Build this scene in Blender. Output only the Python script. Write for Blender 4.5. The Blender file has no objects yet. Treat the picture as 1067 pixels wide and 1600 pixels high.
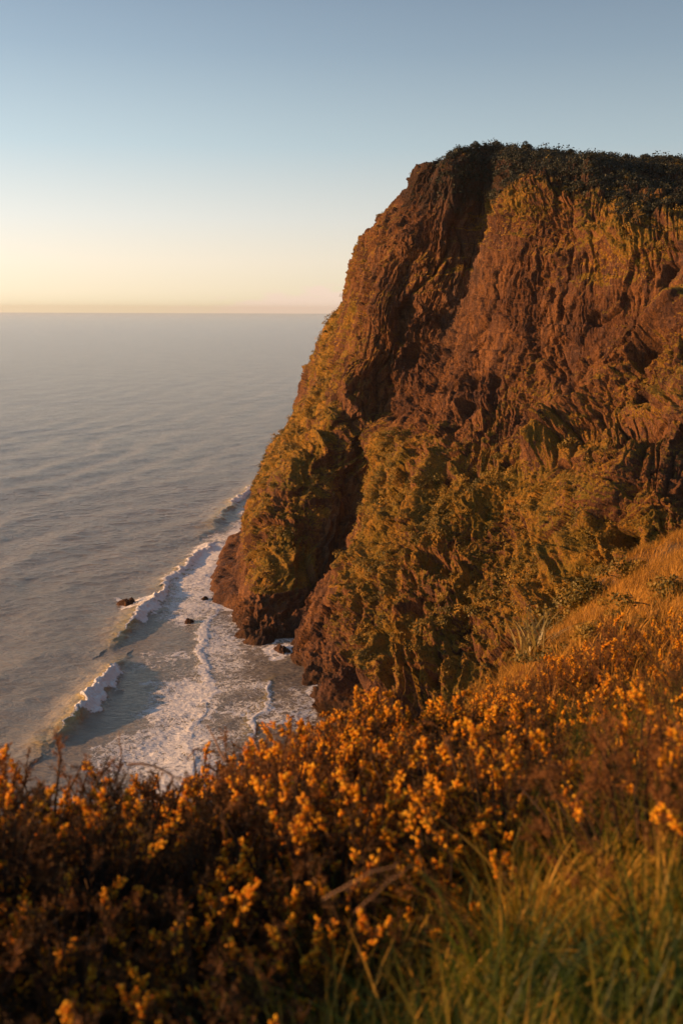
import bpy, math
import numpy as np

# ------------------------------------------------------------------ scene, camera, light
sc = bpy.context.scene
COL = sc.collection
rng = np.random.default_rng(7)
CAMZ = 120.0
PITCH = math.radians(11.48)
ROLL = math.radians(0.25)
F = 1600 * 35 / 36.0            # focal length in photo pixels

cam_d = bpy.data.cameras.new('camera')
cam = bpy.data.objects.new('camera', cam_d); COL.objects.link(cam)
cam_d.sensor_fit = 'VERTICAL'; cam_d.sensor_height = 36; cam_d.lens = 35
cam_d.clip_start = 0.05; cam_d.clip_end = 200000
cam_d.dof.use_dof = True; cam_d.dof.focus_distance = 250; cam_d.dof.aperture_fstop = 2.7
cam.location = (0, 0, CAMZ)
cam.rotation_euler = (math.pi/2 - PITCH, 0, ROLL * 0)
cam.rotation_mode = 'XYZ'
import mathutils
cam.rotation_euler = (mathutils.Matrix.Rotation(math.pi/2 - PITCH, 3, 'X') @ mathutils.Matrix.Rotation(ROLL, 3, 'Z')).to_euler()
sc.camera = cam

SUN_AZ = math.radians(-96); SUN_EL = math.radians(9.5)
w = bpy.data.worlds.new('World'); sc.world = w; w.use_nodes = True
nt = w.node_tree; N = nt.nodes; L = nt.links
bg = N['Background']
sky = N.new('ShaderNodeTexSky'); sky.sky_type = 'NISHITA'; sky.sun_disc = False
sky.sun_elevation = SUN_EL; sky.sun_rotation = SUN_AZ
sky.altitude = 100; sky.air_density = 1.0; sky.dust_density = 1.6; sky.ozone_density = 1.3
# a bank of low cloud on the horizon to the right of the open sea
tc = N.new('ShaderNodeTexCoord')
sep = N.new('ShaderNodeSeparateXYZ'); L.new(tc.outputs['Generated'], sep.inputs[0])
mp = N.new('ShaderNodeMapping'); mp.inputs['Scale'].default_value = (22, 22, 75); L.new(tc.outputs['Generated'], mp.inputs[0])
cn = N.new('ShaderNodeTexNoise'); cn.inputs['Scale'].default_value = 1.6; cn.inputs['Detail'].default_value = 7; cn.inputs['Roughness'].default_value = .55
L.new(mp.outputs[0], cn.inputs[0])
def wmath(op, a, b=None, c=None, clamp=False):
    n = N.new('ShaderNodeMath'); n.operation = op; n.use_clamp = clamp
    for i, v in enumerate((a, b, c)):
        if v is None: continue
        if isinstance(v, (int, float)): n.inputs[i].default_value = v
        else: L.new(v, n.inputs[i])
    return n.outputs[0]
def wrange(v, a, b, c=0, d=1):
    n = N.new('ShaderNodeMapRange'); n.interpolation_type = 'SMOOTHSTEP'
    L.new(v, n.inputs[0])
    for i, q in enumerate((a, b, c, d)): n.inputs[i+1].default_value = q
    return n.outputs[0]
# cloud height limit rises to the right
top = wrange(sep.outputs['X'], -0.16, 0.0, 0.004, 0.024)
hh = wmath('SUBTRACT', top, sep.outputs['Z'])
dens = wmath('ADD', wmath('MULTIPLY', hh, 70), wmath('MULTIPLY', wmath('SUBTRACT', cn.outputs[0], .5), 3.2))
cm = wrange(dens, 0.0, .55)
cm = wmath('MULTIPLY', cm, wrange(sep.outputs['X'], -0.22, -0.05))
cm = wmath('MULTIPLY', cm, wrange(sep.outputs['Y'], 0.0, 0.3))
cm = wmath('MULTIPLY', cm, 0.75)
hs = N.new('ShaderNodeHueSaturation'); hs.inputs['Saturation'].default_value = 0.8
L.new(sky.outputs[0], hs.inputs['Color'])
# evening glow low over the sea
ramp = N.new('ShaderNodeValToRGB'); er = ramp.color_ramp; L.new(wmath('MULTIPLY', sep.outputs['Z'], 2.0), ramp.inputs[0])
SKY = [(0.0, (.84, .715, .47)), (.03, (.89, .755, .54)), (.09, (.87, .765, .615)), (.17, (.725, .715, .665)), (.30, (.47, .57, .615)), (.46, (.295, .39, .48)), (.62, (.185, .26, .36)), (1.0, (.10, .16, .25))]
er.elements[0].position = 0; er.elements[0].color = (*SKY[0][1], 1); er.elements[1].position = 1; er.elements[1].color = (*SKY[-1][1], 1)
for p_, c_ in SKY[1:-1]:
    q_ = er.elements.new(p_); q_.color = (*c_, 1)
glow = N.new('ShaderNodeVectorMath'); glow.operation = 'SCALE'; L.new(ramp.outputs[0], glow.inputs[0])
L.new(wrange(sep.outputs['X'], .45, -1.0, 4.35, 8.0), glow.inputs['Scale'])
gm = N.new('ShaderNodeMix'); gm.data_type = 'RGBA'; gm.inputs[0].default_value = .88
L.new(hs.outputs[0], gm.inputs[6]); L.new(glow.outputs[0], gm.inputs[7])
mixc = N.new('ShaderNodeMix'); mixc.data_type = 'RGBA'
L.new(cm, mixc.inputs[0]); L.new(gm.outputs[2], mixc.inputs[6])
mixc.inputs[7].default_value = (4.6, 3.5, 2.9, 1)
L.new(mixc.outputs[2], bg.inputs[0])
bg.inputs[1].default_value = 0.115

sl = bpy.data.lights.new('sun', 'SUN'); sl.energy = 5.0; sl.angle = math.radians(0.55); sl.color = (1.0, 0.52, 0.195)
so = bpy.data.objects.new('sun', sl); COL.objects.link(so)
sdir = mathutils.Vector((math.sin(SUN_AZ)*math.cos(SUN_EL), math.cos(SUN_AZ)*math.cos(SUN_EL), math.sin(SUN_EL)))
so.rotation_euler = sdir.to_track_quat('Z', 'Y').to_euler(); so.location = (-200, 0, 300)

sc.view_settings.view_transform = 'Standard'; sc.view_settings.look = 'None'
sc.view_settings.exposure = 0.85; sc.view_settings.gamma = 1.0
sc.render.engine = 'CYCLES'
sc.cycles.max_bounces = 6; sc.cycles.diffuse_bounces = 3; sc.cycles.transparent_max_bounces = 6
sc.cycles.use_denoising = True; sc.cycles.adaptive_threshold = .006; sc.cycles.sample_clamp_indirect = 3

# ------------------------------------------------------------------ helpers
M3 = np.array(cam.rotation_euler.to_matrix())
def ray(px, py):
    px = np.asarray(px, float); py = np.asarray(py, float)
    d = np.stack([(px-533.5)/F, -(py-800)/F, -np.ones_like(px)], -1)
    return d @ M3.T
def at(px, py, Y):                      # photo pixel at ground distance Y ahead -> world point
    d = ray(px, py); return d * (np.asarray(Y)/d[..., 1])[..., None] + np.array([0, 0, CAMZ])
def at_z(px, py, z=0.0):
    d = ray(px, py); return d * ((z-CAMZ)/d[..., 2])[..., None] + np.array([0, 0, CAMZ])
def proj(P):
    q = (P - np.array([0, 0, CAMZ])) @ M3
    dz = np.where(q[..., 2] < -1e-3, -q[..., 2], 1e-3)
    return 533.5 + F*q[..., 0]/dz, 800 - F*q[..., 1]/dz

_perm = rng.permutation(256); _perm = np.concatenate([_perm, _perm, _perm]).astype(np.int32)
_g = rng.normal(size=(256, 3)); _g /= np.linalg.norm(_g, axis=1)[:, None]; _g = _g.astype(np.float32)
def perlin(P):
    P = np.asarray(P, np.float32); sh = P.shape[:-1]; P = P.reshape(-1, 3)
    i = np.floor(P).astype(np.int32); f = P - i; i &= 255
    u = f*f*f*(f*(f*6-15)+10)
    out = 0
    for dx in (0, 1):
        wx = u[:, 0] if dx else 1-u[:, 0]
        a = _perm[i[:, 0]+dx]
        for dy in (0, 1):
            wy = u[:, 1] if dy else 1-u[:, 1]
            b = _perm[a+i[:, 1]+dy]
            for dz in (0, 1):
                wz = u[:, 2] if dz else 1-u[:, 2]
                g = _g[_perm[b+i[:, 2]+dz]]
                out = out + wx*wy*wz*(g[:, 0]*(f[:, 0]-dx)+g[:, 1]*(f[:, 1]-dy)+g[:, 2]*(f[:, 2]-dz))
    return (out*1.6).reshape(sh)
def fbm(P, oct=4, gain=.5, lac=2.03):
    s = 0; a = 1; P = np.asarray(P, np.float32)
    for k in range(oct):
        s = s + a*perlin(P + 17.3*k); a *= gain; P = P*lac
    return s
def ridged(P, oct=4, gain=.5, lac=2.03):
    s = 0; a = 1; P = np.asarray(P, np.float32)
    for k in range(oct):
        s = s + a*(1-2*np.abs(perlin(P + 11.7*k))); a *= gain; P = P*lac
    return s
def cell(P):                             # F1 distance, cell id value, F2-F1
    P = np.asarray(P, np.float32); sh = P.shape[:-1]; P = P.reshape(-1, 3)
    i = np.floor(P).astype(np.int32)
    d1 = np.full(len(P), 9., np.float32); d2 = d1.copy(); cid = np.zeros(len(P), np.float32); tl = cid.copy()
    for dx in (-1, 0, 1):
        for dy in (-1, 0, 1):
            for dz in (-1, 0, 1):
                c = i + np.array([dx, dy, dz]); m = c & 255
                h = _perm[_perm[_perm[m[:, 0]]+m[:, 1]]+m[:, 2]]
                off = .5 + .45*_g[h]
                d = np.sqrt((((c+off)-P)**2).sum(1))
                n1 = d < d1
                d2 = np.where(n1, d1, np.minimum(d2, d)); cid = np.where(n1, h/255., cid); tl = np.where(n1, ((P-c-off)*_g[(h+91) % 256]).sum(1), tl); d1 = np.where(n1, d, d1)
    return tl.reshape(sh), cid.reshape(sh).astype(np.float32), (d2-d1).reshape(sh)
def sstep(a, b, x):
    t = np.clip((x-a)/(b-a), 0, 1); return t*t*(3-2*t)
def vec(*a): return np.stack(np.broadcast_arrays(*a), -1)

def mesh_from(name, V, Q, mat=None, parent=None, smooth=True, attrs=None, link=True):
    V = np.asarray(V, np.float32).reshape(-1, 3); Q = np.asarray(Q, np.int32)
    k = Q.shape[1]
    me = bpy.data.meshes.new(name)
    me.vertices.add(len(V)); me.vertices.foreach_set('co', V.ravel())
    me.loops.add(Q.size); me.loops.foreach_set('vertex_index', Q.ravel())
    me.polygons.add(len(Q)); me.polygons.foreach_set('loop_start', np.arange(0, Q.size, k, dtype=np.int32))
    me.polygons.foreach_set('loop_total', np.full(len(Q), k, np.int32))
    me.polygons.foreach_set('use_smooth', np.full(len(Q), smooth, bool))
    me.update(calc_edges=True)
    for an, av in (attrs or {}).items():
        at_ = me.attributes.new(an, 'FLOAT', 'POINT'); at_.data.foreach_set('value', np.asarray(av, np.float32).ravel())
    if mat: me.materials.append(mat)
    o = bpy.data.objects.new(name, me)
    if link: COL.objects.link(o)
    if parent: o.parent = parent
    return o
def grid_quads(h, w_):
    i = np.arange(h*w_).reshape(h, w_)
    return np.stack([i[:-1, :-1], i[:-1, 1:], i[1:, 1:], i[1:, :-1]], -1).reshape(-1, 4)
def tag(o, label=None, cat=None, group=None, kind=None):
    for k, v in (('label', label), ('category', cat), ('group', group), ('kind', kind)):
        if v: o[k] = v
    return o
def empty(name, loc):
    o = bpy.data.objects.new(name, None); COL.objects.link(o); o.location = loc; o.empty_display_size = .2; return o
def cr(T, a, b):
    """Catmull-Rom surface: T[H,W,C] at fractional row a and column b"""
    def wts(t, n):
        i = np.clip(np.floor(t).astype(int), 0, n-2); f = t-i
        w4 = np.stack([-.5*f+f*f-.5*f**3, 1-2.5*f*f+1.5*f**3, .5*f+2*f*f-1.5*f**3, -.5*f*f+.5*f**3], -1)
        idx = np.clip(i[..., None]+np.arange(-1, 3), 0, n-1); return idx, w4
    ia, wa = wts(a, T.shape[0]); ib, wb = wts(b, T.shape[1])
    tmp = np.einsum('hkwc,hk->hwc', T[ia], wa)
    return np.einsum('hwkc,wk->hwc', tmp[:, ib], wb)

class NT:                                # small node-building helper
    def __init__(s, name):
        s.m = bpy.data.materials.new(name); s.m.use_nodes = True; s.t = s.m.node_tree; s.t.nodes.clear()
        s.out = s.t.nodes.new('ShaderNodeOutputMaterial')
    def n(s, ty, ins=None, **kw):
        nd = s.t.nodes.new(ty)
        for k, v in kw.items(): setattr(nd, k, v)
        for k, v in (ins or {}).items():
            if isinstance(v, bpy.types.NodeSocket): s.t.links.new(v, nd.inputs[k])
            else: nd.inputs[k].default_value = v
        return nd
    def math(s, op, a, b=0.0, clamp=False): return s.n('ShaderNodeMath', {0: a, 1: b}, operation=op, use_clamp=clamp).outputs[0]
    def mix(s, f, a, b):
        nd = s.n('ShaderNodeMix', {0: f, 6: a, 7: b}, data_type='RGBA'); return nd.outputs[2]
    def rng(s, v, a, b, c=0., d=1.): return s.n('ShaderNodeMapRange', {0: v, 1: a, 2: b, 3: c, 4: d}, interpolation_type='SMOOTHSTEP').outputs[0]
    def noise(s, co, scale, detail=4, rough=.55, dist=0.): return s.n('ShaderNodeTexNoise', {'Vector': co, 'Scale': scale, 'Detail': detail, 'Roughness': rough, 'Distortion': dist}).outputs[0]
    def attr(s, a): return s.n('ShaderNodeAttribute', attribute_name=a).outputs['Fac']
    def map(s, co, sca=(1, 1, 1), rot=(0, 0, 0)): return s.n('ShaderNodeMapping', {'Vector': co, 'Scale': sca, 'Rotation': rot}).outputs[0]
    def end(s, sh): s.t.links.new(sh, s.out.inputs[0]); return s.m
def c4(r, g, b): return (r, g, b, 1)

# ------------------------------------------------------------------ materials
def mat_cliff():
    t = NT('cliff_rock'); co = t.n('ShaderNodeTexCoord').outputs['Object']
    n1 = t.noise(co, .05, 6, .6); n2 = t.noise(t.map(co, (1, 1, .18)), .35, 6, .6); n3 = t.noise(co, 1.6, 5, .65)
    rock = t.mix(t.rng(n1, .38, .62), c4(.098, .037, .014), c4(.205, .084, .026))
    rock = t.mix(t.math('MULTIPLY', t.rng(n2, .46, .60), .80), rock, c4(.048, .021, .014))
    strata = t.noise(t.map(co, (.1, .1, 1.2)), .9, 4, .6)
    rock = t.mix(t.rng(strata, .5, .75, 0, .45), rock, c4(.24, .11, .05))
    rock = t.mix(t.rng(t.attr('grey'), .0, 1., 0, .85), rock, c4(.075, .055, .045))
    rock = t.mix(t.rng(t.noise(t.map(co, (1, 1, .12)), 1.1, 4, .6), .52, .66, 0, .6), rock, c4(.04, .018, .012))
    # lichen flecks
    rock = t.mix(t.rng(n3, .58, .68, 0, .55), rock, c4(.30, .15, .07))
    vegc = t.mix(t.rng(t.noise(co, .12, 5, .6), .35, .65), c4(.17, .105, .009), c4(.30, .140, .013))
    vegc = t.mix(t.rng(t.noise(co, .8, 4, .6), .5, .7, 0, .7), vegc, c4(.045, .042, .008))
    spk = t.noise(co, 2.6, 3, .7)
    rock = t.mix(t.rng(spk, .50, .62, 0, .65), rock, c4(.032, .014, .010))
    vegc = t.mix(t.rng(t.noise(co, 1.9, 4, .7), .50, .64, 0, .75), vegc, c4(.030, .030, .007))
    vf = t.math('ADD', t.attr('veg'), t.math('MULTIPLY', t.math('SUBTRACT', t.noise(co, 1.1, 6, .7), .5), 1.6))
    vf = t.rng(vf, .33, .60)
    col = t.mix(vf, rock, vegc)
    dk = t.math('MULTIPLY', t.attr('wet_dark'), .7)
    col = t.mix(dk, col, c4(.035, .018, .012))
    b = t.n('ShaderNodeBump', {'Strength': 1.0, 'Distance': 1.0, 'Height': t.math('ADD', t.math('ADD', t.noise(co, 1.2, 8, .72), t.math('MULTIPLY', t.noise(t.map(co, (1, 1, .3)), 4., 5, .7), .35)), t.math('MULTIPLY', t.n('ShaderNodeTexVoronoi', {'Vector': t.map(co, (1, 1, .7)), 'Scale': 1.1}).outputs[0], .45))})
    p = t.n('ShaderNodeBsdfPrincipled', {'Base Color': col, 'Roughness': .88, 'Normal': b.outputs[0], 'Specular IOR Level': .25})
    return t.end(p.outputs[0])
def mat_sea():
    t = NT('sea_water'); co = t.n('ShaderNodeTexCoord').outputs['Object']
    # wind ripples, longer across than along
    r1 = t.math('ADD', t.noise(t.map(co, (.6, 1.15, 1), (0, 0, .5)), .16, 6, .62, .4), t.math('MULTIPLY', t.noise(t.map(co, (.5, 1.1, 1), (0, 0, .4)), .05, 3, .5, .3), .7))
    r2 = t.noise(t.map(co, (.6, 1.3, 1), (0, 0, .35)), .75, 5, .62, .3)
    r3 = t.noise(t.map(co, (1, 1.5, 1), (0, 0, .2)), .018, 4, .5)
    f = t.attr('foam')
    lw = t.n('ShaderNodeTexCoord').outputs['Object']
    wob = t.n('ShaderNodeTexNoise', {'Vector': co, 'Scale': .22, 'Detail': 4, 'Roughness': .6})
    wv = t.n('ShaderNodeVectorMath', {0: wob.outputs['Color'], 1: (5, 5, 0)}, operation='MULTIPLY').outputs[0]
    cw = t.n('ShaderNodeVectorMath', {0: co, 1: wv}, operation='ADD').outputs[0]
    v1 = t.n('ShaderNodeTexVoronoi', {'Vector': cw, 'Scale': .36, 'Detail': 3.0, 'Roughness': .6}, feature='DISTANCE_TO_EDGE').outputs[0]
    v2 = t.n('ShaderNodeTexVoronoi', {'Vector': cw, 'Scale': 1.15, 'Detail': 1.0}, feature='DISTANCE_TO_EDGE').outputs[0]
    lace = t.math('ADD', t.rng(v1, 0, .2, 1, 0), t.math('MULTIPLY', t.rng(v2, 0, .22, 1, 0), .55))
    lace = t.math('ADD', lace, t.math('MULTIPLY', t.math('SUBTRACT', t.noise(cw, .5, 6, .7), .5), 1.7))
    ff = t.math('ADD', lace, t.math('SUBTRACT', t.math('MULTIPLY', f, 2.5), 2.12))
    foam = t.rng(ff, 0, .6)
    foam = t.math('MULTIPLY', foam, t.rng(f, .03, .2))
    body = t.mix(t.attr('thin'), t.mix(t.rng(r3, .4, .62), c4(.205, .168, .122), c4(.250, .208, .155)), c4(.42, .30, .09))  # yellow tint stands in for sunlight showing through the wave face
    col = t.mix(foam, body, c4(.74, .70, .66))
    rough = t.math('ADD', .15, t.math('MULTIPLY', foam, .6))
    hgt = t.math('ADD', t.math('MULTIPLY', r1, 1.5), t.math('MULTIPLY', r2, .95))
    hgt = t.math('ADD', hgt, t.math('MULTIPLY', foam, .25))
    b = t.n('ShaderNodeBump', {'Strength': .70, 'Distance': 1., 'Height': hgt})
    p = t.n('ShaderNodeBsdfPrincipled', {'Base Color': col, 'Roughness': rough, 'Normal': b.outputs[0], 'IOR': 1.33, 'Subsurface Weight': 0.0})
    return t.end(p.outputs[0])
def mat_leafy(name, cols, trans=.35, rough=.6, attr=True, spec=.3):
    t = NT(name)
    a = t.attr('tint') if attr else t.noise(t.n('ShaderNodeTexCoord').outputs['Object'], 3)
    r = t.n('ShaderNodeValToRGB', {0: a}); e = r.color_ramp
    e.elements[0].color = c4(*cols[0]); e.elements[1].color = c4(*cols[-1])
    for k, c in enumerate(cols[1:-1]):
        q = e.elements.new((k+1)/(len(cols)-1)); q.color = c4(*c)
    p = t.n('ShaderNodeBsdfPrincipled', {'Base Color': r.outputs[0], 'Roughness': rough, 'Specular IOR Level': spec})
    tr = t.n('ShaderNodeBsdfTranslucent', {'Color': r.outputs[0]})
    m = t.n('ShaderNodeMixShader', {0: trans, 1: p.outputs[0], 2: tr.outputs[0]})
    return t.end(m.outputs[0])
def mat_ground():
    t = NT('hill_ground'); co = t.n('ShaderNodeTexCoord').outputs['Object']
    n = t.noise(co, .9, 7, .65)
    col = t.mix(t.rng(n, .35, .65), c4(.055, .03, .010), c4(.19, .095, .022))
    col = t.mix(t.rng(t.noise(co, .3, 4, .6), .5, .68), col, c4(.10, .055, .028))
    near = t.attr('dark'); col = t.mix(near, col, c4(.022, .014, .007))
    b = t.n('ShaderNodeBump', {'Strength': .8, 'Distance': .12, 'Height': t.noise(co, 9, 6, .7)})
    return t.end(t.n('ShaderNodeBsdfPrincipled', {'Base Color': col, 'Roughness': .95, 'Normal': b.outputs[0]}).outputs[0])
M_CLIFF = mat_cliff(); M_SEA = mat_sea(); M_GROUND = mat_ground()
M_SHRUB = mat_leafy('cliff_foliage', [(.030, .032, .007), (.11, .078, .010), (.25, .145, .014), (.36, .19, .02)], .15)
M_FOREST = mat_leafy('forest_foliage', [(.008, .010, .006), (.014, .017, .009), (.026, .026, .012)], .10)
M_BARK = mat_leafy('bark', [(.05, .032, .022), (.12, .08, .055)], 0., .9)
M_GORSE = mat_leafy('gorse_spines', [(.016, .013, .005), (.065, .034, .009), (.17, .070, .016), (.26, .105, .026)], .25)
M_FLOWER = mat_leafy('gorse_petals', [(.72, .27, .010), (.90, .44, .016), (.95, .60, .04)], .50, .5)
M_GRASS = mat_leafy('grass_blades', [(.022, .045, .006), (.10, .13, .012), (.33, .22, .02), (.60, .33, .045)], .45, .5)
M_DRY = mat_leafy('dry_grass', [(.15, .08, .012), (.38, .18, .022), (.62, .31, .045)], .40, .6)
M_TWIG = mat_leafy('twig_bark', [(.09, .05, .03), (.26, .15, .09)], 0., .8)
M_STEM = mat_leafy('gorse_wood', [(.030, .018, .011), (.07, .040, .024)], 0., .9)
M_FLAX = mat_leafy('flax_leaf', [(.14, .11, .03), (.30, .21, .06), (.45, .32, .11)], .3, .4)

# ------------------------------------------------------------------ the headland
Bz = 0.0
def S(px, py): return at_z(float(px), float(py), 0.0)
def A(px, py, Y): return at(float(px), float(py), float(Y))
cols = [
 [S(405,772), A(425,712,640), A(462,640,610), A(486,580,585), A(513,522,565), A(541,475,545), A(549,415,530), A(577,370,515), A(624,302,500), A(668,252,485)],
 [S(385,968), A(402,890,400), A(425,800,425), A(470,720,440), A(518,645,452), A(545,560,460), A(574,490,463), A(602,405,466), A(650,320,468), A(690,245,474)],
 [S(466,984), A(502,925,387), A(545,850,409), A(576,780,425), A(592,715,436), A(600,640,444), A(628,560,448), A(658,460,454), A(690,335,452), A(716,236,460)],
 [S(490,1060), A(510,985,336), A(550,900,356), A(588,800,378), A(610,720,404), A(645,650,418), A(682,570,430), A(726,470,444), A(762,340,456), A(772,235,474)],
 [S(560,1150), A(590,1060,285), A(620,960,305), A(650,870,325), A(690,770,345), A(712,680,372), A(730,590,396), A(757,460,404), A(795,315,408), A(808,243,462)],
 [S(700,1230), A(720,1130,250), A(750,1030,265), A(780,930,285), A(810,830,302), A(840,730,320), A(860,640,348), A(870,500,365), A(878,302,384), A(900,246,445)],
 [S(900,1350), A(900,1200,215), A(930,1070,230), A(950,960,243), A(965,860,256), A(985,745,268), A(1000,660,300), A(1010,530,328), A(1020,335,350), A(1030,254,425)],
 [S(1150,1500), A(1150,1330,185), A(1160,1180,198), A(1170,1040,212), A(1180,920,228), A(1190,800,240), A(1200,690,262), A(1210,540,290), A(1220,360,325), A(1230,264,410)],
]
C = [list(c) for c in cols]
right = [np.array([p[0]+160, p[1]-60, p[2]]) for p in C[-1]]; right2 = [np.array([p[0]+420, p[1]-90, p[2]]) for p in C[-1]]
back1 = [np.array([p[0]+14, p[1]+70, p[2]]) for p in C[0]]; back2 = [np.array([p[0]+90, p[1]+190, p[2]]) for p in C[0]]; back3 = [np.array([p[0]+420, p[1]+330, p[2]]) for p in C[0]]
C = [back3, back2, back1] + C + [right, right2]
# one row under water, two rows of plateau
out = []
for k, c in enumerate(C):
    c = [np.array(p) for p in c]
    under = c[0] + (c[0]-c[1])*np.array([.6, .6, 0]); under[2] = -14
    r1 = c[-1] + np.array([25., 45., -3.]); r2 = c[-1] + np.array([60., 220., -22.]); r3 = c[-1] + np.array([160., 700., -60.])
    out.append([under] + c + [r1, r2, r3])
T = np.array(out).transpose(1, 0, 2)     # rows, cols, 3
nu = [12, 30, 50, 190, 170, 150, 140, 190, 190, 160, 50, 20]
nv = [20] + [64, 80, 84, 84, 88, 96, 104, 110, 84] + [60, 26, 12]
def samples(ns): return np.concatenate([k+np.arange(n)/n for k, n in enumerate(ns)] + [[len(ns)]])
ub = samples(nu); va = samples(nv)
P = cr(T, va, ub)
def normals(P):
    du = np.gradient(P, axis=1); dv = np.gradient(P, axis=0)
    n = np.cross(du, dv); n /= np.linalg.norm(n, axis=-1, keepdims=True)+1e-9
    return n
Nn = normals(P)
i0 = (np.abs(va-6).argmin(), np.abs(ub-8).argmin())
if Nn[i0][1] > 0: Nn = -Nn
U, V_ = np.meshgrid(ub, va)
sarc = np.concatenate([[0], np.cumsum(np.linalg.norm(np.diff(P[len(va)//2], axis=0), axis=-1))])
Sx = np.broadcast_to(sarc, U.shape)
Z = P[..., 2]
PX, PY = proj(P)
vis = (U > 2.8)
steep = sstep(.62, .22, Nn[..., 2])
upper = sstep(5.2, 6.2, V_)*sstep(10.6, 9.6, V_)          # the bare wall
lower = 1-sstep(5.0, 6.4, V_)
plate = sstep(9.6, 10.4, V_)
def pix(x, y, rx, ry, ang=0.):                             # soft ellipse seen in the photo, on the visible side
    a = math.radians(ang); dx = PX-x; dy = PY-y
    ux = (dx*math.cos(a)+dy*math.sin(a))/rx; uy = (-dx*math.sin(a)+dy*math.cos(a))/ry
    return np.exp(-(ux*ux+uy*uy))*vis*(U < 10.2)
def segd(x, y, pts):
    d = np.full(x.shape, 1e9)
    for (a, b), (c_, d_) in zip(pts[:-1], pts[1:]):
        vx, vy = c_-a, d_-b; t_ = np.clip(((x-a)*vx+(y-b)*vy)/(vx*vx+vy*vy), 0, 1)
        d = np.minimum(d, np.hypot(x-a-t_*vx, y-b-t_*vy))
    return d
warp = vec(fbm(P*.03, 3), fbm(P*.03+40, 3), fbm(P*.03+80, 3))
D = fbm(P*.022, 2)*3.8*(1-.5*plate)
D += (ridged(P*.045+warp*.5, 2)-.3)*1.0*(1-plate)
def crease(x, w0): return np.exp(-(perlin(x)/w0)**2)
wx_ = warp[..., 0]; wy_ = warp[..., 1]
# grooves and ribs running down the wall
wall = upper+.25*(1-upper)*(1-plate)
g1 = vec(Sx*.055+wx_*.7, Z*.010, Sx*0); D += fbm(g1, 2)*2.4*wall - 3.4*crease(g1+3.3, .07)*wall*sstep(-.3, .3, perlin(P*.03+9))
g2 = vec(Sx*.17+wy_*.55, Z*.020, Sx*0+5); D += fbm(g2, 2)*.45*wall - 1.7*crease(g2+7.7, .09)*wall*sstep(-.2, .3, perlin(P*.05+19))
g3 = vec(Sx*.42+wx_*.9, Z*.04, Sx*0+15); D -= 1.3*crease(g3, .12)*wall*sstep(-.2, .3, perlin(P*.08+29))
# slanting runnels on the grassy brow at right
brow_m = np.clip(pix(880,340,150,75), 0, 1)
D += (ridged(vec((Sx+Z*.9)*.16+wy_, (Z-Sx)*.03, Sx*0+33), 3)-.3)*1.0*brow_m
# spurs of the lower slope, running down to the left
Rz = vec((Sx+Z*.55)*.05+wx_*.9, (Z-Sx*.3)*.014, Sx*0+9)
D += (ridged(Rz, 3)-.4)*4.2*lower
Rz2 = vec((Sx+Z*.6)*.15+wy_*1.1, (Z-Sx*.4)*.05, Sx*0+19)
D += (ridged(Rz2, 2)-.3)*.45*lower
# hard strata
st = fbm(vec(Sx*.01, Sx*0, Z*.28+fbm(P*.02, 2)*1.5), 3)
D += st*.7*(1-plate)*(.5+.5*upper)
# broken blocks
d1, cid, edge = cell(P*np.array([.16, .16, .10])+warp*.5)
blk = np.clip(pix(650,640,85,60)+pix(640,540,60,90,15)*.8+pix(1010,560,60,70)*.6+pix(700,700,60,30)*.5+.16*upper+.22*lower, 0, 1)
flank = sstep(1.8, 2.6, U)*sstep(4.6, 3.6, U)
D += ((cid-.5)*4.0+d1*.8)*np.clip(blk+.25*flank*upper+.1, 0, 1)*(1-plate)
d1b, cidb, edgeb = cell(P*np.array([.46, .46, .17])+warp*.5)
rough = .22+.95*sstep(-.15, .45, perlin(P*np.array([.035, .035, .022])+61))+.6*blk
D += ((cidb-.5)*1.25+d1b*.8)*rough*(1-plate) - .5*(edgeb < .06)*(1-plate)*rough
d1a, cida, edgea = cell(P*np.array([.075, .075, .042])+warp*.35+5)
D += ((cida-.5)*3.6+d1a*1.3)*(.8+.2*lower)*(1-plate)
d1c, cidc, edgec = cell(P*np.array([1.0, 1.0, .55])+warp*1.)
D += ((cidc-.5)*.5+d1c*.3)*(1-plate)*rough
# recesses and caves placed where they are in the rock
def hollow(x, y, r_px, depth, asp=1.0):
    k = np.argmin(np.where(vis & (U < 10.2), (PX-x)**2+(PY-y)**2, 1e12)); c0 = P.reshape(-1, 3)[k]
    r = r_px/F*c0[1]
    q = (P-c0); e = np.sqrt(q[..., 0]**2+q[..., 1]**2*.6+(q[..., 2]/asp)**2)/r
    e = e + .30*perlin(P*.25)
    return -depth*sstep(1.15, .55, e)
for h in ((880,490,10,5,1.2), (866,462,8,3.5,1.4), (930,497,13,6,.9), (1012,555,26,9,1.0), (860,572,9,4,1), (750,600,11,4,1.4), (845,560,6,3,1),
          (632,505,20,6.5,2.2), (612,600,10,4,2.0), (655,560,14,6,1.3), (700,610,10,5,1.5), (776,600,12,5,1.3), (735,640,12,5,.9), (640,622,7,4,1), (665,635,8,4,1.2), (690,612,6,4,1.4), (620,655,8,4,.8), (668,660,6,4,1.2),
          (975,690,13,8,2.2), (880,730,9,6,2.5), (700,755,9,6,2.6), (940,800,22,8,.8), (990,850,34,9,.7), (840,770,10,5,1.5), (1000,620,14,6,1.8),
          (690,900,22,6,.8), (640,1010,24,7,1), (720,950,12,5,1.8), (660,965,14,6,1), (700,1085,12,5,.8), (590,980,8,5,4), (770,860,14,5,1), (560,700,10,4,2), (690,660,10,5,1.6), (905,690,9,5,2.2), (1040,430,14,6,2.5)):
    D += hollow(*h)
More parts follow.
